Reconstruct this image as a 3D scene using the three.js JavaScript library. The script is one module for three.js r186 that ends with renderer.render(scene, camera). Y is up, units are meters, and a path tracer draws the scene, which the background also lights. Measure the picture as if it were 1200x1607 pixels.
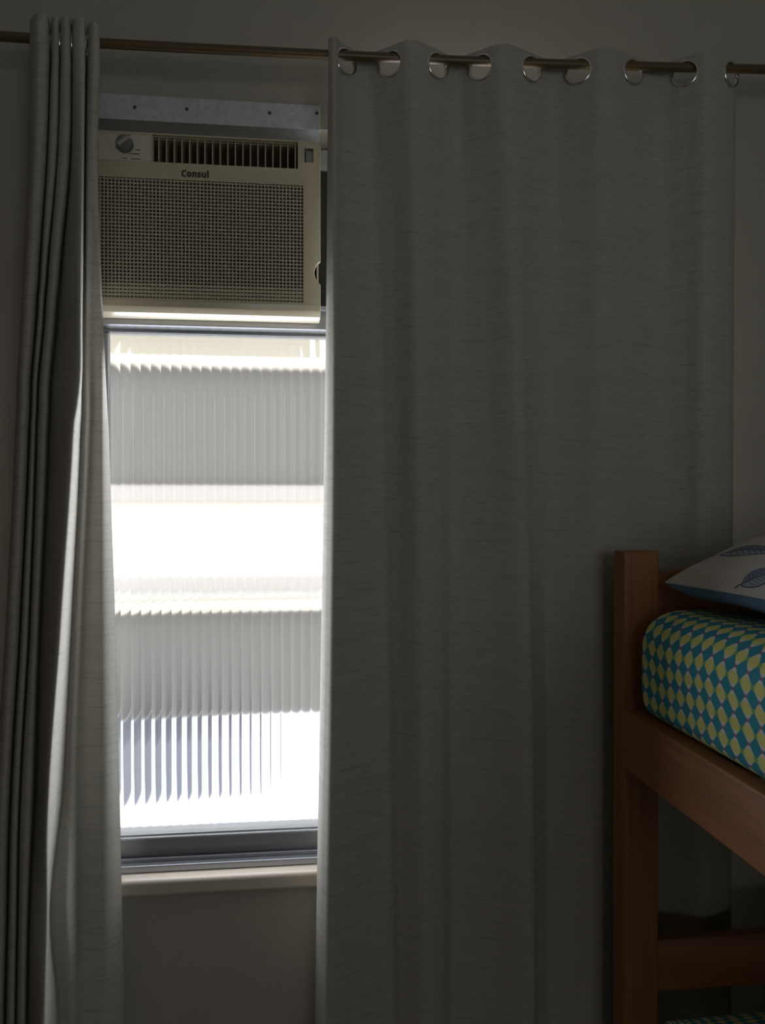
import * as THREE from 'three';
import { mergeGeometries, toCreasedNormals } from 'three/addons/utils/BufferGeometryUtils.js';
import { RoundedBoxGeometry } from 'three/addons/geometries/RoundedBoxGeometry.js';
import { FontLoader } from 'three/addons/loaders/FontLoader.js';
import { TextGeometry } from 'three/addons/geometries/TextGeometry.js';
import { RectAreaLightUniformsLib } from 'three/addons/lights/RectAreaLightUniformsLib.js';

// ---------------------------------------------------------------- camera, sky, exposure
const scene = new THREE.Scene();
const F = 1256, YAW = THREE.MathUtils.degToRad(6.7), PITCH = -Math.atan(7.5 / F);
const EYE = new THREE.Vector3(0, 1.5, 1.4);
const camera = new THREE.PerspectiveCamera(2 * Math.atan(803.5 / F) * 180 / Math.PI, 1200 / 1607, 0.02, 200);
camera.position.copy(EYE);
camera.rotation.order = 'YXZ';
camera.rotation.set(PITCH, -YAW, 0);
camera.updateMatrixWorld();
const SKY = 2.6;                                       // bright overcast sky
scene.background = new THREE.Color().setRGB(0.98 * SKY, SKY, 1.03 * SKY);
const renderer = new THREE.WebGLRenderer({ antialias: true });
renderer.toneMapping = THREE.LinearToneMapping;
renderer.toneMappingExposure = 1.0;
renderer.shadowMap.enabled = true;
RectAreaLightUniformsLib.init();
const daylight = (w, h, x, y, z, turn, strength, tint = [0.98, 1, 1.03]) => {   // daylight entering through an opening
  const l = new THREE.RectAreaLight(new THREE.Color().setRGB(...tint), strength, w, h);
  l.position.set(x, y, z); l.rotation.y = turn; scene.add(l); return l;
};

// ---------------------------------------------------------------- helpers
function ray(px, py) {
  return new THREE.Vector3((px - 600) / F, -(py - 803.5) / F, -1).applyEuler(new THREE.Euler(PITCH, -YAW, 0, 'YXZ'));
}
const onZ = (px, py, z) => { const r = ray(px, py); return r.multiplyScalar((z - EYE.z) / r.z).add(EYE); };
const onX = (px, py, x) => { const r = ray(px, py); return r.multiplyScalar((x - EYE.x) / r.x).add(EYE); };

let seedState = 7;
const rnd = () => { seedState = (seedState * 1664525 + 1013904223) >>> 0; return seedState / 4294967296; };
const hash = (x, y, s = 0) => { let h = (Math.imul(x, 374761393) + Math.imul(y, 668265263) + Math.imul(s, 2147483647 ^ 0x5bd1e995)) | 0; h = Math.imul(h ^ (h >>> 13), 1274126177); return ((h ^ (h >>> 16)) >>> 0) / 4294967296; };
const sm = (t) => t * t * (3 - 2 * t);
function vnoise(x, y, px, py, s = 0) {                  // value noise that repeats every px, py cells
  const x0 = Math.floor(x), y0 = Math.floor(y), fx = sm(x - x0), fy = sm(y - y0);
  const m = (a, n) => ((a % n) + n) % n, h = (i, j) => hash(m(i, px), m(j, py), s);
  return (h(x0, y0) * (1 - fx) + h(x0 + 1, y0) * fx) * (1 - fy) + (h(x0, y0 + 1) * (1 - fx) + h(x0 + 1, y0 + 1) * fx) * fy;
}
function tex(w, h, fn, { srgb = false, rx = 1, ry = 1 } = {}) {
  const d = new Uint8Array(w * h * 4);
  for (let j = 0; j < h; j++) for (let i = 0; i < w; i++) {
    const c = fn(i / w, j / h), k = (j * w + i) * 4;
    const v = typeof c === 'number' ? [c, c, c] : c;
    for (let q = 0; q < 3; q++) d[k + q] = Math.max(0, Math.min(255, Math.round(v[q] * 255)));
    d[k + 3] = 255;
  }
  const t = new THREE.DataTexture(d, w, h);
  t.wrapS = t.wrapT = THREE.RepeatWrapping; t.magFilter = THREE.LinearFilter; t.minFilter = THREE.LinearFilter;
  if (srgb) t.colorSpace = THREE.SRGBColorSpace;
  t.repeat.set(rx, ry); t.needsUpdate = true;
  return t;
}
const lin = (r, g, b) => new THREE.Color().setRGB(r, g, b);
const std = (o) => new THREE.MeshPhysicalMaterial({ side: THREE.DoubleSide, ...o });

function uvMetres(g) {                                   // texture coordinates in metres, by the way a face points
  g = g.index ? g.toNonIndexed() : g;
  const p = g.attributes.position, uv = new Float32Array(p.count * 2), a = new THREE.Vector3(), b = new THREE.Vector3(), c = new THREE.Vector3(), n = new THREE.Vector3();
  for (let i = 0; i < p.count; i += 3) {
    a.fromBufferAttribute(p, i); b.fromBufferAttribute(p, i + 1); c.fromBufferAttribute(p, i + 2);
    n.copy(b).sub(a).cross(c.clone().sub(a));
    const ax = Math.abs(n.x), ay = Math.abs(n.y), az = Math.abs(n.z);
    [a, b, c].forEach((v, k) => {
      const [u, w] = ax >= ay && ax >= az ? [v.z, v.y] : ay >= az ? [v.z, v.x] : [v.x, v.y];
      uv[(i + k) * 2] = u; uv[(i + k) * 2 + 1] = w;
    });
  }
  g.setAttribute('uv', new THREE.BufferAttribute(uv, 2));
  return g;
}
const names = {};
function numbered(n) { const k = names[n] = (names[n] ?? -1) + 1; return k ? `${n}_${String(k).padStart(3, '0')}` : n; }
function clean(g) { const q = g.index ? g.toNonIndexed() : g.clone(); for (const k of Object.keys(q.attributes)) if (!['position', 'normal', 'uv'].includes(k)) q.deleteAttribute(k); return q; }
function mesh(name, geos, m, parent = scene) {
  const list = (Array.isArray(geos) ? geos : [geos]).map(clean);
  const o = new THREE.Mesh(list.length > 1 ? mergeGeometries(list) : list[0], m);
  o.name = parent === scene ? numbered(name) : name; o.castShadow = o.receiveShadow = true;
  parent.add(o); return o;
}
function group(name, parent = scene) { const o = new THREE.Group(); o.name = parent === scene ? numbered(name) : name; parent.add(o); return o; }
function tag(o, label, category, grp) { Object.assign(o.userData, { label, category }); if (grp) o.userData.group = grp; return o; }
function structure(o, label, category) { o.userData.kind = 'structure'; if (label) o.userData.label = label; if (category) o.userData.category = category; return o; }
// box from two corners, edges rounded by r
function bx(x0, x1, y0, y1, z0, z1, r = 0) {
  const w = Math.abs(x1 - x0), h = Math.abs(y1 - y0), d = Math.abs(z1 - z0);
  const g = r > 0 ? new RoundedBoxGeometry(w, h, d, 2, Math.min(r, w / 2.01, h / 2.01, d / 2.01)) : new THREE.BoxGeometry(w, h, d);
  g.translate((x0 + x1) / 2, (y0 + y1) / 2, (z0 + z1) / 2);
  return uvMetres(g);
}
function cyl(r0, r1, len, axis, x, y, z, seg = 32) {
  const g = new THREE.CylinderGeometry(r1, r0, len, seg);
  if (axis === 'z') g.rotateX(Math.PI / 2); if (axis === 'x') g.rotateZ(-Math.PI / 2);
  g.translate(x, y, z); return g;
}
function lathe(pts, seg = 40) { return new THREE.LatheGeometry(pts.map(([x, y]) => new THREE.Vector2(x, y)), seg); }

// ---------------------------------------------------------------- materials
const plasterBump = tex(256, 256, (u, v) => 0.5 * vnoise(u * 24, v * 24, 24, 24, 1) + 0.3 * vnoise(u * 64, v * 64, 64, 64, 2) + 0.2 * vnoise(u * 128, v * 128, 128, 128, 3), { rx: 2.5, ry: 2.5 });
const plasterTone = tex(256, 256, (u, v) => { const n = 0.94 + 0.06 * (0.6 * vnoise(u * 5, v * 5, 5, 5, 4) + 0.4 * vnoise(u * 40, v * 40, 40, 40, 5)); return [n, n, n]; }, { rx: 0.9, ry: 0.9 });
const woodGrain = tex(512, 512, (u, v) => {
  const w = 0.5 * vnoise(u * 3, v * 48, 3, 48, 6) + 0.3 * vnoise(u * 6, v * 128, 6, 128, 7) + 0.2 * vnoise(u * 12, v * 250, 12, 250, 8);
  const k = 0.72 + 0.5 * (w - 0.35);
  return [k, k * 0.98, k * 0.95];
}, { rx: 2.2, ry: 2.2 });
const woodGrainUp = woodGrain.clone(); woodGrainUp.rotation = Math.PI / 2; woodGrainUp.needsUpdate = true;
// slubbed linen weave: long uneven weft threads
const weave = (lo) => (u, v) => {
  const warp = vnoise(u * 512, v * 20, 512, 20, 11), a = vnoise(u * 22, v * 300, 22, 300, 12), b = vnoise(u * 9, v * 150, 9, 150, 13), c = vnoise(u * 40, v * 512, 40, 512, 14);
  const slub = Math.pow(Math.max(0, a - 0.5) * 2, 1.6) * Math.max(0, b - 0.25) * 1.5;
  return 1 - lo * (0.65 * slub + 0.42 * c + 0.16 * warp + 0.22 * b);
};
const weaveF = weave(0.34);
const clothMap = tex(1024, 1024, (u, v) => { const k = weaveF(u, v); return [k, k, k * 0.985]; }, { srgb: false, rx: 3, ry: 3 });
const clothBump = tex(1024, 1024, weave(0.9), { rx: 3, ry: 3 });

const M = {
  wall: std({ color: lin(0.43, 0.405, 0.34), map: plasterTone, bumpMap: plasterBump, bumpScale: 0.0006, roughness: 0.85 }),
  ceiling: std({ color: lin(0.66, 0.65, 0.61), roughness: 0.9 }),
  floor: std({ color: lin(0.16, 0.10, 0.06), map: woodGrain, roughness: 0.45 }),
  sill: std({ color: lin(0.62, 0.55, 0.45), map: plasterTone, roughness: 0.35 }),
  alu: std({ color: lin(0.40, 0.41, 0.44), metalness: 0.85, roughness: 0.38 }),
  galv: std({ color: lin(0.68, 0.70, 0.73), map: tex(256, 256, (u, v) => 0.8 + 0.2 * vnoise(u * 30, v * 30, 30, 30, 21), { rx: 5, ry: 5 }), metalness: 0.3, roughness: 0.5 }),
  glass: std({ color: lin(0.97, 0.985, 0.98), transmission: 1, thickness: 0.004, ior: 1.5, roughness: 0.05, side: THREE.FrontSide }),
  pane: std({ color: lin(1, 1, 1), transmission: 1, thickness: 0, roughness: 0, ior: 1.5 }),
  dimBlind: std({ color: lin(0.7, 0.69, 0.66), transmission: 0.4, thickness: 0, roughness: 1 }),
  cloth: std({ color: lin(0.50, 0.48, 0.42), map: clothMap, bumpMap: clothBump, bumpScale: 0.0003, roughness: 0.95, sheen: 0.2, sheenRoughness: 0.6 }),
  chrome: std({ color: lin(0.82, 0.82, 0.82), metalness: 1, roughness: 0.12 }),
  rod: std({ color: lin(0.13, 0.088, 0.034), map: tex(64, 256, (u, v) => 0.75 + 0.25 * vnoise(u * 4, v * 64, 4, 64, 31), {}), roughness: 0.35 }),
  acBody: std({ color: lin(0.60, 0.53, 0.38), roughness: 0.32, clearcoat: 0.3, clearcoatRoughness: 0.25 }),
  acPlate: std({ color: lin(0.64, 0.59, 0.48), roughness: 0.4 }),
  acKnob: std({ color: lin(0.16, 0.16, 0.16), roughness: 0.4 }),
  acKnobFace: std({ color: lin(0.36, 0.35, 0.32), roughness: 0.35 }),
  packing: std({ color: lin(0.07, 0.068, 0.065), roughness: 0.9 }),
  acFilter: std({ color: lin(0.055, 0.055, 0.06), roughness: 0.9 }),
  acPrint: std({ color: lin(0.05, 0.035, 0.025), roughness: 0.6 }),
  acSlider: std({ color: lin(0.30, 0.30, 0.27), roughness: 0.5 }),
  screw: std({ color: lin(0.10, 0.10, 0.10), metalness: 0.6, roughness: 0.5 }),
  wood: std({ color: lin(0.38, 0.150, 0.055), map: woodGrain, roughness: 0.42 }),
  woodUp: std({ color: lin(0.38, 0.150, 0.055), map: woodGrainUp, roughness: 0.42 }),
  unseen_wardrobe: std({ color: lin(0.09, 0.05, 0.028), map: woodGrainUp, roughness: 0.5 }),
  facWhite: std({ color: lin(0.84, 0.84, 0.83), roughness: 0.9 }),
  facCream: std({ color: lin(0.58, 0.53, 0.46), roughness: 0.9 }),
  facPink: std({ color: lin(0.45, 0.415, 0.39), roughness: 0.9 }),
  facLight: std({ color: lin(0.62, 0.59, 0.57), roughness: 0.9 }),
  facShade: std({ color: lin(0.165, 0.158, 0.150), roughness: 0.9 }),  // shade under the ledges, put into the wall colour
  facBlue: std({ color: lin(0.15, 0.155, 0.19), roughness: 0.8 }),
};

// ---------------------------------------------------------------- room
const XL = -1.35, XR = 1.50, ZB = 3.3, YC = 2.56, TH = 0.16;
const winL = onZ(96, 800, 0).x, winR = onZ(905, 800, 0).x, winB = 0.872, winT = 2.158;
structure(mesh('floor', bx(XL - TH, XR + TH, -0.12, 0, -TH, ZB + TH), M.floor), 'dark wooden floor of the bedroom');
structure(mesh('ceiling', bx(XL - TH, XR + TH, YC, YC + 0.12, -TH, ZB + TH), M.ceiling), 'plain pale ceiling of the bedroom');
structure(mesh('wall_front', [
  bx(XL - TH, winL, 0, YC, -TH, 0), bx(winR, XR + TH, 0, YC, -TH, 0),
  bx(winL, winR, winT, YC, -TH, 0), bx(winL, winR, 0, winB - 0.03, -TH, 0)], M.wall), 'beige plaster wall around the window');
structure(mesh('wall_left', bx(XL - TH, XL, 0, YC, 0, ZB), M.wall), 'beige plaster side wall beyond the gathered curtain');
structure(mesh('wall_right', bx(XR, XR + TH, 0, YC, 0, ZB), M.wall), 'beige plaster side wall along the bunk bed');
const bw = { x0: 0.24, x1: 1.36, y0: 0.95, y1: 2.25 };   // window in the wall opposite
structure(mesh('wall_back', [
  bx(XL - TH, bw.x0, 0, YC, ZB, ZB + TH), bx(bw.x1, XR + TH, 0, YC, ZB, ZB + TH),
  bx(bw.x0, bw.x1, bw.y1, YC, ZB, ZB + TH), bx(bw.x0, bw.x1, 0, bw.y0, ZB, ZB + TH)], M.wall), 'beige plaster wall opposite the air conditioner');

// marble sill
structure(mesh('trim_1', bx(winL - 0.03, winR + 0.03, winB - 0.03, winB, -TH, 0.02, 0.008), M.sill), 'cream stone window sill under the ribbed glass');

// ---------------------------------------------------------------- window with ribbed glass
const zG = -0.06;
const glL = -0.313, glR = 0.0745, glT = 1.807, glB = 0.921, pitch = (onZ(510, 800, zG).x - onZ(174, 800, zG).x) / 21.6;
function ribbed(x0, x1, y0, y1, z) {                     // flat on the room side, convex flutes outside
  const n = Math.round((x1 - x0) / pitch), p = (x1 - x0) / n, seg = 10, sag = 0.0014, t = 0.0035;
  const pos = [], nor = [], idx = [];
  const R = (p * p / 4 + sag * sag) / (2 * sag);
  const quad = (a, b, c, d, na, nb) => {
    const k = pos.length / 3; pos.push(...a, ...b, ...c, ...d); nor.push(...na, ...nb, ...nb, ...na); idx.push(k, k + 1, k + 2, k, k + 2, k + 3);
  };
  quad([x0, y0, z], [x1, y0, z], [x1, y1, z], [x0, y1, z], [0, 0, 1], [0, 0, 1]);
  let top = [];
  for (let i = 0; i < n; i++) for (let s = 0; s < seg; s++) {
    const f = (q) => { const u = (q / seg - 0.5) * p; const zz = z - t - (Math.sqrt(R * R - u * u) - (R - sag)); return [x0 + (i + 0.5) * p + u, zz, u / R, -Math.sqrt(1 - u * u / R / R)]; };
    const A = f(s), B = f(s + 1);
    quad([B[0], y0, B[1]], [A[0], y0, A[1]], [A[0], y1, A[1]], [B[0], y1, B[1]], [B[2], 0, B[3]], [A[2], 0, A[3]]);
    quad([A[0], y1, z], [B[0], y1, z], [B[0], y1, B[1]], [A[0], y1, A[1]], [0, 1, 0], [0, 1, 0]);
    quad([A[0], y0, A[1]], [B[0], y0, B[1]], [B[0], y0, z], [A[0], y0, z], [0, -1, 0], [0, -1, 0]);
  }
  quad([x0, y0, z - t], [x0, y0, z], [x0, y1, z], [x0, y1, z - t], [-1, 0, 0], [-1, 0, 0]);
  quad([x1, y0, z], [x1, y0, z - t], [x1, y1, z - t], [x1, y1, z], [1, 0, 0], [1, 0, 0]);
  const g = new THREE.BufferGeometry();
  g.setAttribute('position', new THREE.Float32BufferAttribute(pos, 3));
  g.setAttribute('normal', new THREE.Float32BufferAttribute(nor, 3));
  g.setAttribute('uv', new THREE.Float32BufferAttribute(new Float32Array(pos.length / 3 * 2), 2));
  g.setIndex(idx);
  return g;
}
const win = structure(group('window_1'), 'aluminium window with vertically ribbed frosted glass under the air conditioner', 'window');
const mulL = glR + 0.022, mulR = mulL + 0.035;           // mullion behind the edge of the long curtain
// outer frame
mesh('outer_frame', [bx(winL, glL - 0.03, winB, winT, -0.13, -0.03, 0.003), bx(winR - 0.03, winR, winB, winT, -0.13, -0.03, 0.003),
  bx(mulR, winR, winT - 0.03, winT, -0.13, -0.03, 0.003)], M.alu, win);
mesh('mullion', bx(mulL, mulR, winB, winT, -0.13, -0.03, 0.003), M.alu, win);
mesh('transom', [bx(winL + 0.004, mulL, 1.812, 1.846, -0.10, -0.012, 0.002), bx(winL + 0.004, mulL, 1.842, 1.850, -0.10, 0.004, 0.0015)], M.alu, win);
mesh('bottom_track', [bx(winL, winR, winB, winB + 0.012, -0.13, -0.008, 0.002), bx(winL, winR, winB + 0.01, winB + 0.034, -0.13, -0.038, 0.002), bx(winL, winR, winB + 0.012, winB + 0.018, -0.03, -0.024, 0.001)], M.alu, win);
function sash(x0, x1, y0, y1, rib) {
  const f = group('sash', win), w = 0.022;
  mesh('sash_rail', [bx(x0 - w, x1 + w, y0 - 0.034, y0, zG - 0.018, zG + 0.024, 0.003), bx(x0 - w, x1 + w, y0 - 0.006, y0 + 0.002, zG - 0.01, zG + 0.014, 0.001)], M.alu, f);
  mesh('sash_rail', bx(x0 - w, x1 + w, y1, y1 + 0.012, zG - 0.018, zG + 0.012, 0.002), M.alu, f);
  mesh('stile', bx(x0 - w, x0, y0, y1, zG - 0.018, zG + 0.012, 0.002), M.alu, f);
  mesh('stile', bx(x1, x1 + w, y0, y1, zG - 0.018, zG + 0.012, 0.002), M.alu, f);
  const g = mesh('ribbed_pane', ribbed(x0, x1, y0 + 0.0005, y1 - 0.0005, zG), M.glass, f);
  g.userData.label = 'pale vertically ribbed glass';
}
sash(glL, glR, glB, glT);
daylight(glR - glL - 0.01, glT - glB - 0.01, (glL + glR) / 2, (glT + glB) / 2, zG + 0.03, Math.PI, 3.6, [0.94, 0.98, 1.09]);
sash(mulR + 0.022, winR - 0.052, glB, winT - 0.045);
daylight(winR - 0.09 - mulR, winT - 0.07 - glB, (mulR + winR - 0.03) / 2, (winT - 0.045 + glB) / 2, zG + 0.03, Math.PI, 3.6, [0.94, 0.98, 1.09]);

// window in the wall opposite, behind the photographer
const w2 = structure(group('window_2'), 'clear window in the wall opposite the air conditioner', 'window');
mesh('frame', [bx(bw.x0, bw.x0 + 0.04, bw.y0, bw.y1, ZB + 0.05, ZB + 0.11, 0.003), bx(bw.x1 - 0.04, bw.x1, bw.y0, bw.y1, ZB + 0.05, ZB + 0.11, 0.003),
  bx(bw.x0 + 0.04, bw.x1 - 0.04, bw.y0, bw.y0 + 0.04, ZB + 0.05, ZB + 0.11, 0.003), bx(bw.x0 + 0.04, bw.x1 - 0.04, bw.y1 - 0.04, bw.y1, ZB + 0.05, ZB + 0.11, 0.003),
  bx(0.71, 0.75, bw.y0 + 0.04, bw.y1 - 0.04, ZB + 0.05, ZB + 0.11, 0.003)], M.alu, w2);
for (const [a, b] of [[bw.x0 + 0.04, 0.71], [0.75, bw.x1 - 0.04]]) { const g = new THREE.PlaneGeometry(b - a, bw.y1 - bw.y0 - 0.08); g.translate((a + b) / 2, (bw.y0 + bw.y1) / 2, ZB + 0.08); mesh('pane', g, M.pane, w2); }
mesh('dimming_blind', bx(bw.x0 + 0.01, bw.x1 - 0.01, bw.y0 + 0.01, bw.y1 - 0.02, ZB + 0.044, ZB + 0.045), M.dimBlind, w2);  // unseen sheet added to dim this opening where the ribbed glass mirrors it
mesh('dimming_blind_tube', cyl(0.018, 0.018, bw.x1 - bw.x0 - 0.02, 'x', (bw.x0 + bw.x1) / 2, bw.y1 - 0.022, ZB + 0.028), M.dimBlind, w2);
daylight(bw.x1 - bw.x0 - 0.1, bw.y1 - bw.y0 - 0.12, (bw.x0 + bw.x1) / 2, (bw.y0 + bw.y1) / 2, ZB + 0.036, 0, 1.7);

// ---------------------------------------------------------------- outside
const facZ = -4.2, facY = (py) => onZ(340, py, facZ).y;
const nb = tag(group('apartment_building'), 'white neighbouring apartment block with ledge shade painted as grey bands seen through ribbed glass', 'building');
mesh('wall', bx(-9, 9, -7, 8, facZ - 0.5, facZ), M.facWhite, nb);
for (const [a, b, m, out] of [[528, 543, M.facLight, 0.03], [562, 579, M.facCream, 0.10], [579, 760, M.facShade, 0.012], [762, 786, M.facPink, 0.06], [786, 806, M.facCream, 0.04],
  [905, 926, M.facPink, 0.04], [940, 958, M.facCream, 0.10], [958, 1122, M.facShade, 0.012]])
  mesh(m === M.facShade ? 'shade_band' : 'ledge', bx(-9, 9, facY(b), facY(a), facZ - 0.02, facZ + out), m, nb);
mesh('parapet', bx(-3.2, -0.7, onZ(340, 1258, -3.6).y, onZ(340, 1164, -3.6).y, facZ, -3.6, 0.02), M.facBlue, nb);

// ---------------------------------------------------------------- curtain rod
const rodZ = 0.10, rodPts = [[-330, 43], [0, 57], [159, 68], [513, 86], [713, 95], [860, 100], [1035, 105], [1200, 109], [1560, 119]].map(([x, y]) => onZ(x, y, rodZ));
const rodCurve = new THREE.CatmullRomCurve3(rodPts);
const rodY = (x) => { for (let i = 1; i < rodPts.length; i++) if (x <= rodPts[i].x || i === rodPts.length - 1) { const a = rodPts[i - 1], b = rodPts[i]; return a.y + (b.y - a.y) * (x - a.x) / (b.x - a.x); } };
const rodT = tag(group('curtain_rod'), 'brown wooden curtain rod running across the wall above the window', 'curtain rod');
mesh('pole', new THREE.TubeGeometry(rodCurve, 80, 0.0075, 20), M.rod, rodT);
for (const p of [rodPts[0], rodPts[rodPts.length - 1]]) {
  const s = p.x < 0 ? -1 : 1;
  const g = new THREE.SphereGeometry(0.014, 24, 16); g.translate(p.x + s * 0.010, p.y, rodZ); mesh('finial', g, M.rod, rodT);
  mesh('bracket', [cyl(0.006, 0.006, rodZ - 0.006, 'z', p.x - s * 0.02, p.y - 0.012, rodZ / 2 + 0.003), cyl(0.022, 0.022, 0.006, 'z', p.x - s * 0.02, p.y - 0.012, 0.003),
    bx(p.x - s * 0.02 - 0.006, p.x - s * 0.02 + 0.006, p.y - 0.016, p.y - 0.006, rodZ - 0.008, rodZ + 0.008, 0.002)], M.rod, rodT);
}

// ---------------------------------------------------------------- curtains
const catmull = (a, b, c, d, t) => 0.5 * (2 * b + (c - a) * t + (2 * a - 5 * b + 4 * c - d) * t * t + (3 * b - a - 3 * c + d) * t * t * t);
// rows: [py, [[px, z from rod] ...]]; the same knots at every height, as seen on the photograph, at their own distance
function curtain(name, rows, per, holesAt, topUp, label) {
  const yRef = rows.map(([py, k]) => onZ(k[Math.floor(k.length / 2)][0], py, rodZ).y);
  const knots = rows.map(([py, k]) => k.map(([px, dz]) => { const p = onZ(px, py, rodZ + dz); return [p.x, rodZ + dz]; }));
  const nk = knots[0].length;
  const planAt = (y) => {                                // knots at height y
    let i = 0; while (i < yRef.length - 2 && y < yRef[i + 1]) i++;
    const t = Math.max(0, Math.min(1, (y - yRef[i]) / (yRef[i + 1] - yRef[i])));
    const K = (q) => knots[Math.max(0, Math.min(knots.length - 1, q))];
    return K(i).map((_, k) => [0, 1].map((c) => catmull(K(i - 1)[k][c], K(i)[k][c], K(i + 1)[k][c], K(i + 2)[k][c], t)));
  };
  const N = (nk - 1) * per;
  const sample = (plan, out) => {
    for (let s = 0; s <= N; s++) {
      const i = Math.min(nk - 2, Math.floor(s / per)), t = s / per - i, K = (q) => plan[Math.max(0, Math.min(nk - 1, q))];
      out.push([0, 1].map((c) => catmull(K(i - 1)[c], K(i)[c], K(i + 1)[c], K(i + 2)[c], t)));
    }
    return out;
  };
  // heights, relative to the rod at the top: fine there, coarser below
  const drop = []; for (let d = topUp; d > -0.05; d -= 0.0022) drop.push(d); const ymid = yRef[0];
  const lowY = []; const yStart = ymid - 0.05; for (let k = 1; k <= 110; k++) lowY.push(yStart + (0.015 - yStart) * k / 110);
  const grid = [];
  for (const d of drop) { const pts = sample(planAt(ymid), []); grid.push(pts.map(([x, z]) => [x, rodY(x) + d, z])); }
  for (let k = 0; k < lowY.length; k++) {
    const pts = sample(planAt(lowY[k]), []), w = Math.exp(-k / 6);
    grid.push(pts.map(([x, z]) => [x, lowY[k] + (rodY(x) - ymid) * w, z]));
  }
  // length along the cloth from its mean plan
  const mid = grid[Math.floor(drop.length)], S = [0];
  for (let s = 1; s <= N; s++) S.push(S[s - 1] + Math.hypot(mid[s][0] - mid[s - 1][0], mid[s][2] - mid[s - 1][2]));
  const holes = [];
  for (const kf of holesAt) {                            // where the cloth crosses the rod
    let best = 0, bd = 1e9; for (let s = Math.round((kf - 0.7) * per); s <= Math.round((kf + 0.7) * per); s++) if (s > 0 && s < N) { const d = Math.abs(mid[s][2] - rodZ); if (d < bd) { bd = d; best = s; } }
    holes.push({ s: S[best], at: mid[best], a: mid[best - 1], b: mid[best + 1] });
  }
  const HY = -0.011, HR = 0.0205, pos = [], uv = [], idx = [];
  grid.forEach((row, j) => row.forEach((p, s) => { pos.push(...p); uv.push(S[s], p[1]); }));
  for (let j = 0; j < grid.length - 1; j++) for (let s = 0; s < N; s++) {
    const sc = (S[s] + S[s + 1]) / 2;
    if (j < drop.length - 1) { const dc = (drop[j] + drop[j + 1]) / 2; if (holes.some((h) => Math.hypot(sc - h.s, dc - HY) < HR)) continue; }
    const a = j * (N + 1) + s, b = a + 1, c = a + N + 1, d = c + 1;
    idx.push(a, c, b, b, c, d);
  }
  const g = new THREE.BufferGeometry();
  g.setAttribute('position', new THREE.Float32BufferAttribute(pos, 3));
  g.setAttribute('uv', new THREE.Float32BufferAttribute(uv, 2));
  g.setIndex(idx); g.computeVertexNormals();
  const o = tag(group(name), label, 'curtain');
  mesh('fabric_panel', g, M.cloth, o);
  const ring = lathe([[0.0185, -0.0022], [0.0190, -0.0032], [0.0205, -0.0038], [0.0222, -0.0028], [0.0232, -0.0008], [0.0232, 0.0008], [0.0222, 0.0028], [0.0205, 0.0038], [0.0190, 0.0032], [0.0185, 0.0022], [0.0185, -0.0022]], 48);
  ring.rotateX(Math.PI / 2);
  for (const h of holes) {
    const m = mesh('eyelet', ring, M.chrome, o);
    m.position.set(h.at[0], rodY(h.at[0]) + HY, h.at[2]);
    m.rotation.y = Math.atan2(-(h.b[2] - h.a[2]), h.b[0] - h.a[0]);
    m.userData.label = 'shiny metal eyelet ring';
  }
  return o;
}
const A = 0.022;
const rTop = [[515, 0.010], [515.5, 0.014], [518, 0.018], [526, A], [541, 0], [575, -A], [610, 0], [646, A], [684, 0], [716, -A], [751, 0], [791, A], [832, 0], [868, -A], [908, 0], [950, A], [992, 0], [1032, -A], [1073, 0], [1112, A], [1148, 0], [1154, -0.022]];
const shape = (xs, zs) => xs.map((x, i) => [x, zs[i]]);
const zMid = [-0.036, -0.014, 0.008, 0.024, 0.010, -0.018, -0.010, 0.016, 0.004, -0.016, -0.004, 0.020, 0.002, -0.012, -0.002, 0.014, 0.0, -0.016, -0.004, 0.016, -0.004, -0.02];
const zLow = [-0.036, -0.014, 0.008, 0.025, 0.012, -0.018, -0.008, 0.015, 0.004, -0.018, -0.004, 0.022, 0.006, -0.014, -0.002, 0.014, 0.0, -0.016, -0.004, 0.016, -0.004, -0.02];
curtain('curtain', [
  [100, rTop],
  [300, shape([513, 514, 517, 526, 542, 580, 614, 652, 686, 718, 758, 802, 836, 868, 906, 948, 992, 1034, 1072, 1110, 1144, 1153], zMid.map((z, i) => (z + rTop[i][1]) / 2))],
  [600, shape([510, 512, 517, 527, 546, 588, 618, 655, 686, 716, 764, 812, 836, 862, 902, 944, 990, 1036, 1072, 1108, 1142, 1151], zMid)],
  [1100, shape([502, 505, 511, 523, 548, 600, 624, 662, 692, 714, 770, 826, 842, 860, 896, 936, 985, 1030, 1068, 1105, 1140, 1149], zLow)],
  [1607, shape([494, 497, 503, 516, 546, 606, 630, 668, 694, 714, 774, 830, 846, 864, 896, 934, 980, 1026, 1065, 1103, 1138, 1147], zLow)],
  [2600, shape([494, 497, 503, 516, 546, 606, 630, 668, 694, 714, 774, 830, 846, 864, 896, 934, 980, 1026, 1065, 1103, 1138, 1147], zLow)],
], 22, [4, 6, 8, 10, 12, 14, 16, 18, 20], 0.018, 'wide grey linen curtain drawn across the window, hanging by chrome eyelets');
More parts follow.
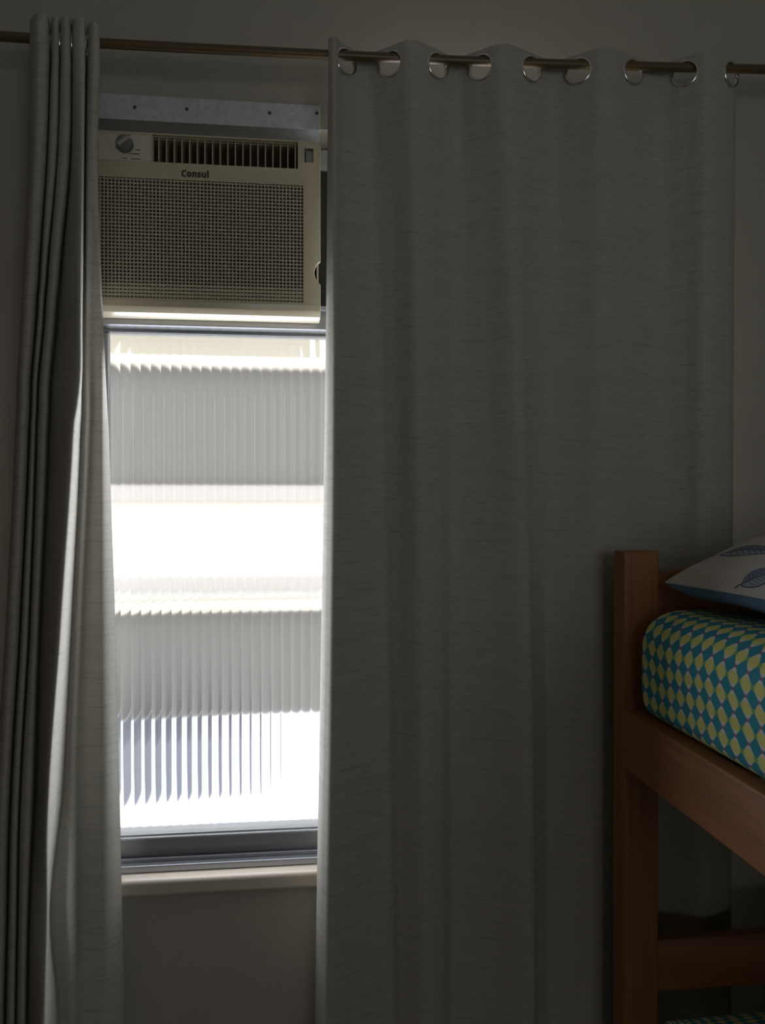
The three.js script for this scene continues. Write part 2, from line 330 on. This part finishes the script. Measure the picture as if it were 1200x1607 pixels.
// the gathered one: left edge, then rounded ridges with narrow valleys between, to its free edge beside the glass
const lz = [-0.025, 0.018, 0.036, 0.026, -0.028, 0.016, 0.018, -0.028, 0.02, 0.022, -0.035, 0.0, 0.056, -0.034, -0.036, -0.05, -0.046, -0.066];
const lTopZ = [0.012, 0.022, 0.042, 0.030, -0.030, 0.028, 0.030, -0.030, 0.030, 0.032, -0.030, 0.030, 0.034, -0.030, 0.016, 0.030, 0.020, 0.013];
const lRow = (py, xs, zs = lz) => [py, shape(xs, zs)];
const between = (t) => lTopZ.map((z, i) => z * t + lz[i] * (1 - t));
curtain('curtain', [
  lRow(60, [48, 47, 60, 77, 79.5, 81, 92.5, 94, 95.5, 110.5, 112, 114, 132.5, 134.5, 137, 147, 155, 156.5], lTopZ),
  lRow(250, [47, 46, 57, 72, 74, 75.5, 88.5, 90, 91.5, 108, 110, 112.5, 130, 132, 135.5, 144, 152, 154], between(0.7)),
  lRow(450, [38, 36, 45, 58, 61, 63, 71, 74, 76, 90, 93, 98, 127, 130, 136, 146, 157, 160], between(0.25).map((z) => Math.max(z, -0.038))),
  lRow(515, [34, 32, 41, 53, 56, 58, 66, 69, 71, 84, 87, 93, 126, 129, 136, 147, 158, 163], lz.map((z) => Math.max(z, -0.042))),
  lRow(600, [28, 27, 35, 46, 49, 51, 58, 61, 63, 76, 79, 85, 125, 128, 136, 148, 160, 167]),
  lRow(670, [25, 24, 32, 43, 46, 48, 55, 58, 60, 73, 76, 82, 115, 126, 135, 147, 160, 171]),
  lRow(1000, [9, 8, 16, 28, 31, 33, 43, 46, 48, 59, 62, 67, 93, 111, 122, 136, 160, 181]),
  lRow(1250, [-6, -7, 2, 13, 17, 19, 29, 32, 34, 50, 54, 58, 75, 98, 113, 132, 162, 187]),
  lRow(1435, [-10, -11, -2, 8, 12, 14, 25, 28, 30, 42, 45, 50, 73, 80, 105, 128, 162, 191], lz.map((z, i) => i === 12 ? 0.025 : i === 13 ? -0.016 : i === 14 ? -0.018 : z)),
  lRow(1607, [-15, -16, -6, 4, 8, 10, 22, 25, 27, 39, 42, 46, 69, 91, 112, 132, 165, 194]),
  lRow(2600, [-18, -19, -8, 4, 8, 10, 22, 25, 27, 39, 42, 46, 69, 91, 112, 132, 165, 196]),
], 10, [3.5, 4.5, 6.5, 7.5, 9.5, 10.5, 12.5, 13.6], 0.016, 'narrow grey linen curtain gathered in tight folds beside the air conditioner');

// ---------------------------------------------------------------- air conditioner
const zA = 0.05, q = (px, py) => { const p = onZ(px, py, zA); return [p.x, p.y]; };
const ac = tag(group('air_conditioner'), 'cream window air conditioner with dark perforated grille set above the ribbed glass', 'air conditioner');
const acX1 = q(502.7, 350)[0], acX0 = 2 * q(306, 272)[0] - acX1, acT = 2.114, acB = 1.8205;
const gr = { x0: acX0 + 0.028, x1: q(476.7, 370)[0], y1: q(470, 290)[1], y0: q(476, 477)[1] };
const ve = { x0: q(238, 230)[0], x1: q(468.5, 245)[0], y1: acT - 0.002, y0: q(240, 255)[1] };
const sl = { x0: q(476.7, 240)[0], x1: q(492.7, 240)[0], y1: q(484, 232)[1], y0: q(484, 256)[1] };
const yCurve = gr.y0 - 0.001, depth = 0.012;
{ // front shell: a plate with its openings and the half-round finger notch on the free edge
  const s = new THREE.Shape(), r = 0.009, nr = 0.0245, ny = q(502, 428)[1], cx = acX1 + 0.0145;
  const dx = acX1 - cx, da = Math.acos(dx / nr);
  s.moveTo(acX0 + r, acT); s.lineTo(acX1 - r, acT); s.absarc(acX1 - r, acT - r, r, Math.PI / 2, 0, true);
  s.lineTo(acX1, ny + Math.sin(da) * nr);
  s.absarc(cx, ny, nr, da, 2 * Math.PI - da, false);
  s.lineTo(acX1, yCurve); s.lineTo(acX0, yCurve); s.lineTo(acX0, acT - r); s.absarc(acX0 + r, acT - r, r, Math.PI, Math.PI / 2, true);
  const hole = (o) => { const h = new THREE.Path(); h.moveTo(o.x0, o.y0); h.lineTo(o.x0, o.y1); h.lineTo(o.x1, o.y1); h.lineTo(o.x1, o.y0); h.closePath(); s.holes.push(h); };
  hole(ve); hole(sl); hole(gr);
  const g = new THREE.ExtrudeGeometry(s, { depth: depth - 0.003, bevelEnabled: true, bevelThickness: 0.0015, bevelSize: 0.0012, bevelOffset: -0.0012, bevelSegments: 2, curveSegments: 20 });
  g.translate(0, 0, zA - depth + 0.0015);
  mesh('front_panel', toCreasedNormals(g, 0.6), M.acBody, ac);
  // rounded bottom lip
  const lip = new THREE.Shape(); const h = yCurve - acB;
  lip.moveTo(0, 0); lip.bezierCurveTo(0, -h * 0.55, -0.003, -h, -0.014, -h); lip.lineTo(-0.05, -h); lip.lineTo(-0.05, 0); lip.closePath();
  const lg = new THREE.ExtrudeGeometry(lip, { depth: acX1 - acX0 - 0.003, bevelEnabled: true, bevelThickness: 0.0015, bevelSize: 0.0012, bevelOffset: -0.0012, bevelSegments: 2, curveSegments: 16 });
  lg.rotateY(-Math.PI / 2); lg.translate(acX1 - 0.0015, 0, 0);
  // the extrusion ran along -x after turning; its front now looks to +z
  lg.applyMatrix4(new THREE.Matrix4().makeTranslation(0, yCurve, 0));
  const pz = lg.attributes.position; let hi = -1e9; for (let i = 0; i < pz.count; i++) hi = Math.max(hi, pz.getZ(i));
  lg.translate(0, 0, zA - hi);
  mesh('bottom_lip', toCreasedNormals(lg, 0.7), M.acBody, ac);
}
const zI = zA - 0.24;                                    // back of the hollow behind the front
mesh('casing', [bx(acX0 + 0.003, acX1 - 0.002, acB + 0.002, acT - 0.002, -0.34, zI, 0.004), bx(acX0 + 0.004, acX1 - 0.003, acT - 0.004, acT - 0.001, zI - 0.001, zA - 0.008),
  bx(acX1 - 0.006, acX1 - 0.003, acB + 0.003, acT - 0.004, zI - 0.001, zA - 0.008), bx(acX0 + 0.003, acX0 + 0.006, acB + 0.003, acT - 0.004, zI - 0.001, zA - 0.008),
  bx(acX0 + 0.004, acX1 - 0.004, acB + 0.002, acB + 0.005, zI - 0.001, zA - 0.02)], M.acBody, ac);
mesh('air_duct', [bx(ve.x0 - 0.006, ve.x1 + 0.006, ve.y0 - 0.005, ve.y0 - 0.003, zI, zA - 0.009), bx(ve.x0 - 0.006, ve.x0 - 0.004, ve.y0 - 0.005, acT - 0.004, zI, zA - 0.009),
  bx(ve.x1 + 0.004, ve.x1 + 0.0055, ve.y0 - 0.005, acT - 0.004, zI, zA - 0.009), bx(ve.x0 - 0.005, ve.x1 + 0.005, ve.y0 - 0.004, acT - 0.004, zI, zI + 0.002)], M.acBody, ac);
mesh('filter', bx(gr.x0 - 0.004, gr.x1 + 0.004, gr.y0 - 0.002, gr.y1 + 0.003, zA - 0.0345, zA - 0.008), M.acFilter, ac);
{ // vent vanes, bowed back at the top
  const n = 19, p = (ve.x1 - ve.x0) / (n + 0.35);
  const s = new THREE.Shape(); const H = ve.y1 - ve.y0;
  s.moveTo(0, 0); s.lineTo(0, H * 0.62); s.quadraticCurveTo(-0.001, H * 0.92, -0.010, H); s.lineTo(-0.03, H); s.lineTo(-0.03, 0); s.closePath();
  const g = new THREE.ExtrudeGeometry(s, { depth: 0.0016, bevelEnabled: false, curveSegments: 8 });
  g.rotateY(-Math.PI / 2);
  const flat = g.clone(); flat.computeBoundingBox(); const bb = flat.boundingBox; flat.translate(-(bb.min.x + bb.max.x) / 2, 0, -bb.max.z);
  for (let i = 1; i <= n; i++) { const m = mesh('vane', flat, M.acBody, ac); m.position.set(ve.x0 + i * p - 0.1 * p, ve.y0, zA - 0.0005); }
  mesh('vent_hood', bx(ve.x0, ve.x1, ve.y1 - 0.003, ve.y1 + 0.001, zA - 0.033, zA - 0.014, 0.001), M.acBody, ac);
}
{ // fine square-holed grille
  const bars = [], pt = 0.0059, wb = 0.0019;
  for (let x = gr.x0 + pt / 2; x < gr.x1; x += pt) bars.push(bx(x - wb / 2, x + wb / 2, gr.y0, gr.y1, zA - 0.006, zA - 0.002));
  const yBand = gr.y0 + 0.029;
  let k = 0;
  for (let y = gr.y1 - pt / 2; y > gr.y0; y -= pt, k++) { const w = y < yBand ? wb + Math.min(1, (yBand - y) / 0.006) * 0.0018 : wb; bars.push(bx(gr.x0, gr.x1, y - w / 2, y + w / 2, zA - 0.0062, zA - 0.0022)); }
  const m = mesh('grille', bars, M.acBody, ac); m.userData.label = 'fine square mesh grille over dark filter';
}
{ // control plate with its dial and small print
  const a = q(236, 230), x0 = acX0 + 0.012, y0 = q(230, 254)[1], y1 = acT - 0.006;
  const cp = mesh('control_plate', bx(x0, a[0], y0, y1, zA, zA + 0.0014, 0.0006), M.acPlate, ac);
  cp.userData.label = 'pale control plate with dial';
  const kc = q(196.5, 228);
  const dial = mesh('dial', lathe([[0, 0.012], [0.0105, 0.012], [0.0122, 0.0105], [0.0138, 0.001], [0.0138, 0], [0, 0]]).rotateX(Math.PI / 2).translate(kc[0], kc[1], zA + 0.0014), M.acKnob, ac);
  const grip = bx(-0.0036, 0.0036, -0.0115, 0.0115, 0, 0.008, 0.002); grip.rotateZ(-0.9); grip.translate(kc[0], kc[1], zA + 0.0125);
  mesh('dial_grip', grip, M.acKnobFace, dial);
  const tk = (px, py, w) => { const c = q(px, py); mesh('dial_mark', bx(c[0] - w / 2, c[0] + w / 2, c[1] - 0.0006, c[1] + 0.0006, zA + 0.0013, zA + 0.0017), M.acPrint, ac); };
  tk(197, 212.5, 0.016); tk(216, 236, 0.009); tk(211, 242, 0.016); tk(196, 249, 0.007); tk(213, 250, 0.014);
}
mesh('vent_switch', bx(sl.x0 + 0.003, sl.x1 - 0.0012, sl.y0, sl.y1 - 0.004, zA - 0.02, zA - 0.004, 0.001), M.acSlider, ac);
{
  const font = await new FontLoader().loadAsync('fonts/droid/droid_sans_bold.typeface.json');
  const c0 = q(284.5, 276), c1 = q(327.5, 279);
  const g = new TextGeometry('Consul', { font, size: 0.0104, depth: 0.0006, curveSegments: 6, bevelEnabled: true, bevelThickness: 0.0002, bevelSize: 0.0004, bevelSegments: 1 });
  g.computeBoundingBox(); const b = g.boundingBox;
  g.translate(-b.min.x, 0, 0); g.scale((c1[0] - c0[0]) / (b.max.x - b.min.x), 1, 1); g.translate(c0[0], c0[1] - 0.001, zA - 0.0002);
  const m = mesh('brand_lettering', g, M.acPrint, ac); m.userData.label = 'dark raised brand lettering';
}

// near-black strip standing in for the shade in the open slot between the machine and the mullion
tag(mesh('gap_shade_strip', bx(acX1 + 0.001, mulL - 0.001, 1.8505, winT - 0.002, -0.12, -0.085, 0.002), M.packing), 'black strip painted as shade in the slot beside the air conditioner', 'packing strip');
// sheet-metal above it
const stripT = 2.197, stripB = 2.166;
const strip = tag(group('metal_strip'), 'pale galvanised metal strip with screw holes fixed above the air conditioner', 'metal strip');
const stX0 = onZ(120, 160, 0.004).x, stX1 = onZ(502, 170, 0.004).x;
mesh('flange', [bx(stX0, stX1, stripB, stripT, 0.0005, 0.004, 0.001), bx(stX0, stX1, winT - 0.004, stripB + 0.001, 0.0005, 0.004, 0.001)], M.galv, strip);
mesh('horizontal_leg', bx(winL + 0.002, stX1, winT - 0.004, winT - 0.001, -0.07, 0.003, 0.0008), M.galv, strip);
for (const [px, py] of [[211.5, 168.5], [293, 171.5], [423, 177.5], [497, 178]]) { const p = onZ(px, py, 0.004); mesh('screw', cyl(0.0028, 0.0028, 0.0014, 'z', p.x, Math.max(p.y, stripB + 0.005), 0.0046, 16), M.screw, strip); }
tag(mesh('filler_plate', bx(winL + 0.002, mulL + 0.02, acT + 0.002, winT - 0.005, -0.075, -0.070), M.galv), 'mottled bluish sheet metal filling the gap over the air conditioner', 'metal plate');

// ---------------------------------------------------------------- bunk bed
const bed = tag(group('bunk_bed'), 'brown wooden bunk bed standing against the wide curtain', 'bunk bed');
const zf = 0.205, zb = 0.163, x0 = 0.520, x1 = 0.577, bedW = 0.93, bedEnd = 2.12, xr = x0 + bedW;
const postTop = 1.431, railT = 1.183, railB = 1.092;
for (const [a, b] of [[x0, x1], [xr - 0.057, xr]]) for (const [c, d] of [[zb, zf], [bedEnd - 0.042, bedEnd]]) mesh('post', bx(a, b, 0, postTop, c, d, 0.003), M.woodUp, bed);
const rail = (y0, y1) => { for (const a of [x0, xr - 0.028]) mesh('side_rail', bx(a, a + 0.028, y0, y1, zf - 0.001, bedEnd - 0.041, 0.003), M.wood, bed); };
rail(railB, railT); rail(0.19, 0.28);
function headboard(y0, y1, z, rise) {                    // plank with an arched top edge
  const s = new THREE.Shape(), a = x1 - 0.001, b = xr - 0.056;
  s.moveTo(a, y0); s.lineTo(b, y0); s.lineTo(b, y1 - rise * 0.6); s.bezierCurveTo(b - 0.03, y1 + 0.001, b - 0.08, y1, (a + b) / 2 + 0.2, y1); s.lineTo((a + b) / 2 - 0.2, y1); s.bezierCurveTo(a + 0.10, y1, a + 0.03, y1 + 0.001, a, y1 - rise * 0.6); s.closePath();
  const g = new THREE.ExtrudeGeometry(s, { depth: 0.016, bevelEnabled: true, bevelThickness: 0.002, bevelSize: 0.002, bevelOffset: -0.002, bevelSegments: 2, curveSegments: 16 });
  g.translate(0, 0, z); mesh('headboard', uvMetres(toCreasedNormals(g, 0.6)), M.wood, bed);
}
const hb = onZ(1075, 888, 0.185).y;
headboard(hb - 0.10, hb, 0.172, 0.03); headboard(railT - 0.10, railT - 0.02, 0.172, 0);
headboard(onZ(1100, 1552, 0.19).y, onZ(1100, 1472, 0.19).y, 0.172, 0);
headboard(0.20, 0.28, 0.172, 0); headboard(railT - 0.10, railT - 0.02, bedEnd - 0.03, 0); headboard(0.20, 0.28, bedEnd - 0.03, 0);
for (const y of [railB + 0.03, 0.215]) for (let i = 0; i < 11; i++) { const z = zf + 0.08 + i * 0.167; mesh('slat', bx(x0 + 0.028, xr - 0.028, y, y + 0.016, z, z + 0.07, 0.002), M.wood, bed); }
for (const y of [railB + 0.002, 0.186]) for (const a of [x0 + 0.028, xr - 0.056]) mesh('slat_ledger', bx(a, a + 0.028, y, y + 0.028, zf + 0.01, bedEnd - 0.05, 0.002), M.wood, bed);

// sheet print: harlequin diamonds in teal and yellow with small marks where tips meet
const sheetTex = tex(256, 256, (u, v) => {
  const n = 4, x = ((u * n) % 1 + 1) % 1, y = ((v * n) % 1 + 1) % 1;
  const near = (cx, cy) => { let a = Math.abs(x - cx), b = Math.abs(y - cy); a = Math.min(a, 1 - a); b = Math.min(b, 1 - b); return [a * 2, b * 2]; };
  const [ax, ay] = near(0, 0), [bx_, by] = near(0.5, 0.5), d1 = ax + ay, d2 = bx_ + by;
  const [tx, ty] = near(0, 0.5), [sx, sy] = near(0.5, 0);
  if (tx + ty < 0.22) return [0.20, 0.42, 0.12];
  if (sx * 0.9 + sy < 0.20) return [0.55, 0.10, 0.22];
  if (d1 < d2) return [0.03, 0.30, 0.38];
  const tip = Math.abs(by);
  if (tip > 0.56) return [0.82, 0.76, 0.72];
  return bx_ > 0.62 ? [0.56, 0.66, 0.24] : [0.76, 0.74, 0.25];
}, { rx: 1 / 0.108, ry: 1 / 0.108 });
M.sheet = std({ color: lin(0.9, 0.9, 0.9), map: sheetTex, roughness: 0.9 });
function mattress(name, xa, xb, ya, yb, za, zb2, label) {   // rounded block with slightly creased sides, print running round it
  const hw = (xb - xa) / 2, hh = (yb - ya) / 2, cx = (xa + xb) / 2, cy = (ya + yb) / 2, R = 0.055, Rb = 0.025;
  const prof = [];                                       // outline from the middle of the underside round by -x, top, +x
  const add = (x, y) => prof.push([x, y]);
  for (let i = 0; i <= 8; i++) add(-(hw - Rb) * i / 8, -hh);
  for (let i = 1; i <= 6; i++) { const t = i / 6 * Math.PI / 2; add(-(hw - Rb) - Math.sin(t) * Rb, -hh + Rb - Math.cos(t) * Rb); }
  for (let i = 1; i <= 10; i++) add(-hw, -hh + Rb + (2 * hh - Rb - R) * i / 10);
  for (let i = 1; i <= 8; i++) { const t = i / 8 * Math.PI / 2; add(-hw + R - Math.cos(t) * R, hh - R + Math.sin(t) * R); }
  for (let i = 1; i <= 30; i++) add(-(hw - R) + 2 * (hw - R) * i / 30, hh);
  for (let i = 1; i <= 8; i++) { const t = i / 8 * Math.PI / 2; add(hw - R + Math.sin(t) * R, hh - R + Math.cos(t) * R); }
  for (let i = 1; i <= 10; i++) add(hw, hh - R - (2 * hh - Rb - R) * i / 10);
  for (let i = 1; i <= 6; i++) { const t = i / 6 * Math.PI / 2; add(hw - Rb + Math.cos(t) * Rb, -hh + Rb - Math.sin(t) * Rb); }
  for (let i = 1; i <= 8; i++) add((hw - Rb) * (1 - i / 8), -hh);
  const L = [0]; for (let i = 1; i < prof.length; i++) L.push(L[i - 1] + Math.hypot(prof[i][0] - prof[i - 1][0], prof[i][1] - prof[i - 1][1]));
  const rings = []; const E2 = 0.05;
  for (let i = 0; i <= 8; i++) { const t = i / 8 * Math.PI / 2; rings.push([za + E2 * (1 - Math.sin(t)), E2 * (1 - Math.cos(t))].map((v, k) => k ? E2 * (1 - Math.sin(t)) : za + E2 * (1 - Math.cos(t)))); }
  const nz = 70; for (let i = 1; i < nz; i++) rings.push([za + E2 + (zb2 - za - 2 * E2) * i / nz, 0]);
  for (let i = 8; i >= 0; i--) { const t = i / 8 * Math.PI / 2; rings.push([zb2 - E2 * (1 - Math.cos(t)), E2 * (1 - Math.sin(t))]); }
  const pos = [], uv = [], idx = [], np = prof.length;
  rings.forEach(([z, inset], j) => prof.forEach(([x, y], i) => {
    const side = x < 0 && y < hh - 0.01 && y > -hh + 0.01 && i < 30 ? 1 : 0;
    const crease = side * (0.0035 * Math.sin((z * 1.0 + (y + hh) * 0.55) * 95 + 1.3) * (0.4 + 0.6 * Math.sin(z * 9 + 1)) * (1 - (y + hh) / (2 * hh)) + 0.003 * (vnoise(z * 18 + 50, y * 14 + 50, 999, 999, 41) - 0.5));
    const bulge = side * 0.004 * Math.sin(Math.PI * (y + hh) / (2 * hh));
    const kx = (hw - inset) / hw, ky = (hh - inset * 0.6) / hh;
    pos.push(cx + x * kx - crease - bulge, cy + y * ky + (y > hh - 0.005 ? 0.004 * (vnoise(z * 7 + 9, x * 7 + 9, 999, 999, 42) - 0.5) : 0), z);
    uv.push(z + inset * 0.4 + side * 0.004 * Math.sin(y * 40), L[i] + 0.004 * Math.sin(z * 25));
  }));
  for (let j = 0; j < rings.length - 1; j++) for (let i = 0; i < np - 1; i++) { const a = j * np + i, b = a + 1, c = a + np, d = c + 1; idx.push(a, b, c, b, d, c); }
  for (const j of [0, rings.length - 1]) {               // flat ends
    const base = pos.length / 3; const z = rings[j][0];
    pos.push(cx, cy, z); uv.push(z, hh);
    for (let i = 0; i < np; i++) { const k = j * np + i; pos.push(pos[k * 3], pos[k * 3 + 1], z); uv.push(z + pos[k * 3], pos[k * 3 + 1]); }
    for (let i = 0; i < np - 1; i++) j ? idx.push(base, base + 2 + i, base + 1 + i) : idx.push(base, base + 1 + i, base + 2 + i);
  }
  const g = new THREE.BufferGeometry();
  g.setAttribute('position', new THREE.Float32BufferAttribute(pos, 3)); g.setAttribute('uv', new THREE.Float32BufferAttribute(uv, 2));
  g.setIndex(idx); g.computeVertexNormals();
  const o = tag(group(name), label, 'mattress');
  mesh('fitted_sheet', g, M.sheet, o);
  return o;
}
const matTop = onX(1010, 966, x0 + 0.04).y;
mattress('mattress', x0 + 0.012, xr - 0.012, railT + 0.001, 1.346, zf + 0.006, bedEnd - 0.05, 'upper bunk mattress in a teal and yellow diamond print sheet');
mattress('mattress', x0 + 0.032, xr - 0.032, 0.233, 0.37, zf + 0.006, bedEnd - 0.05, 'lower bunk mattress in a teal and yellow diamond print sheet');

// unseen cabinet added against the side wall: it keeps the corner beside the gathered curtain dark
const wr = tag(group('unseen_wardrobe'), 'tall dark cabinet out of view, added to shade the corner beside the gathered curtain', 'unseen_wardrobe');
mesh('carcass', bx(-1.345, -0.575, 0, 2.02, 0.012, 0.56, 0.004), M.unseen_wardrobe, wr);
for (const [a, b, k] of [[-1.34, -1.006, -1.03], [-1.0, -0.579, -0.976]]) { const d = mesh('door', bx(a, b, 0.08, 2.01, 0.562, 0.582, 0.003), M.unseen_wardrobe, wr); mesh('handle', bx(k - 0.006, k + 0.006, 0.95, 1.10, 0.582, 0.602, 0.004), M.alu, d); }

// pillows
const leafTex = (() => {
  const c = document.createElement('canvas'); c.width = 1024; c.height = 1024; const x = c.getContext('2d');
  x.fillStyle = '#d8d2c8'; x.fillRect(0, 0, 1024, 1024);
  const leaf = (cx, cy, a, L, W) => {
    x.save(); x.translate(cx, cy); x.rotate(a);
    x.fillStyle = '#a8b2b8'; x.strokeStyle = '#565c7c'; x.lineWidth = 4;
    x.beginPath(); x.moveTo(-L / 2, 0); x.quadraticCurveTo(-L * 0.1, -W, L / 2, 0); x.quadraticCurveTo(-L * 0.1, W, -L / 2, 0); x.fill(); x.stroke();
    x.fillStyle = '#8590a4'; x.beginPath(); x.moveTo(-L / 2, 0); x.quadraticCurveTo(-L * 0.1, W, L / 2, 0); x.quadraticCurveTo(-L * 0.1, W * 0.25, -L / 2, 0); x.fill();
    x.lineWidth = 4; x.beginPath(); x.moveTo(-L * 0.68, 6); x.lineTo(L / 2, 0); x.stroke();
    x.lineWidth = 2; for (let i = -3; i < 4; i++) { x.beginPath(); x.moveTo(i * L * 0.1, 0); x.lineTo(i * L * 0.1 + L * 0.1, -W * 0.35); x.moveTo(i * L * 0.1, 0); x.lineTo(i * L * 0.1 + L * 0.1, W * 0.35); x.stroke(); }
    x.restore();
  };
  leaf(150, 640, -1.5, 190, 44); leaf(62, 545, -0.9, 120, 52); leaf(300, 520, 0.4, 170, 44); leaf(250, 860, 0.9, 170, 44); leaf(90, 330, 1.9, 150, 46); leaf(280, 220, 2.6, 170, 46);
  let s = 3; const r = () => (s = (s * 16807) % 2147483647) / 2147483647;
  for (let i = 0; i < 5; i++) for (let j = 0; j < 4; j++) if (j > 1) leaf(110 + j * 250 + (i % 2) * 90 + r() * 40, 110 + i * 205 + r() * 40, r() * 6.28, 150 + r() * 50, 42 + r() * 14);
  const t = new THREE.CanvasTexture(c); t.colorSpace = THREE.SRGBColorSpace; t.wrapS = t.wrapT = THREE.RepeatWrapping; return t;
})();
M.pillowTop = std({ color: lin(0.9, 0.9, 0.9), map: leafTex, roughness: 0.95 });
M.pillowBack = std({ color: lin(0.11, 0.20, 0.29), roughness: 0.95 });
function pillow(lenX, lenZ, th, up, upMat, backMat, label) {
  const half = (sgn) => {
    const n = 40, pos = [], uv = [], idx = [];
    for (let j = 0; j <= n; j++) for (let i = 0; i <= n; i++) {
      const u = -Math.cos(Math.PI * i / n), v = -Math.cos(Math.PI * j / n);
      const e = (1 - Math.pow(Math.abs(u), 2.6)) * (1 - Math.pow(Math.abs(v), 2.6));
      const k = 1 - 0.06 * (1 - Math.pow(Math.abs(u), 2)) * Math.abs(v), k2 = 1 - 0.06 * (1 - Math.pow(Math.abs(v), 2)) * Math.abs(u);
      const h = Math.pow(Math.max(0, e), sgn > 0 ? 0.45 : 0.28);
      pos.push(u * lenX / 2 * k2, sgn * h * th * (sgn > 0 ? up : 1 - up) + 0.004 * h * Math.sin(u * 9 + v * 7), v * lenZ / 2 * k);
      uv.push(i / n, j / n);
    }
    for (let j = 0; j < n; j++) for (let i = 0; i < n; i++) { const a = j * (n + 1) + i, b = a + 1, c = a + n + 1, d = c + 1; sgn > 0 ? idx.push(a, c, b, b, c, d) : idx.push(a, b, c, b, d, c); }
    const g = new THREE.BufferGeometry(); g.setAttribute('position', new THREE.Float32BufferAttribute(pos, 3)); g.setAttribute('uv', new THREE.Float32BufferAttribute(uv, 2)); g.setIndex(idx); g.computeVertexNormals(); return g;
  };
  const o = tag(group('pillow'), label, 'pillow');
  mesh('printed_cover', half(1), upMat, o); mesh('back_cover', half(-1), backMat, o);
  return o;
}
const p1 = pillow(0.66, 0.47, 0.144, 0.75, M.pillowTop, M.pillowBack, 'white leaf-print pillow with blue underside lying on the upper bunk');
p1.position.set(0.575 + 0.33, 1.347 + 0.037, 0.222 + 0.24);
const p2 = pillow(0.74, 0.42, 0.15, 0.5, M.sheet, M.sheet, 'teal patterned pillow propped against the lower headboard of the bunk bed');
p2.position.set(x0 + 0.065 + 0.37, 0.606, 0.395); p2.rotation.set(0.62, 0.05, 0.02);

renderer.render(scene, camera);
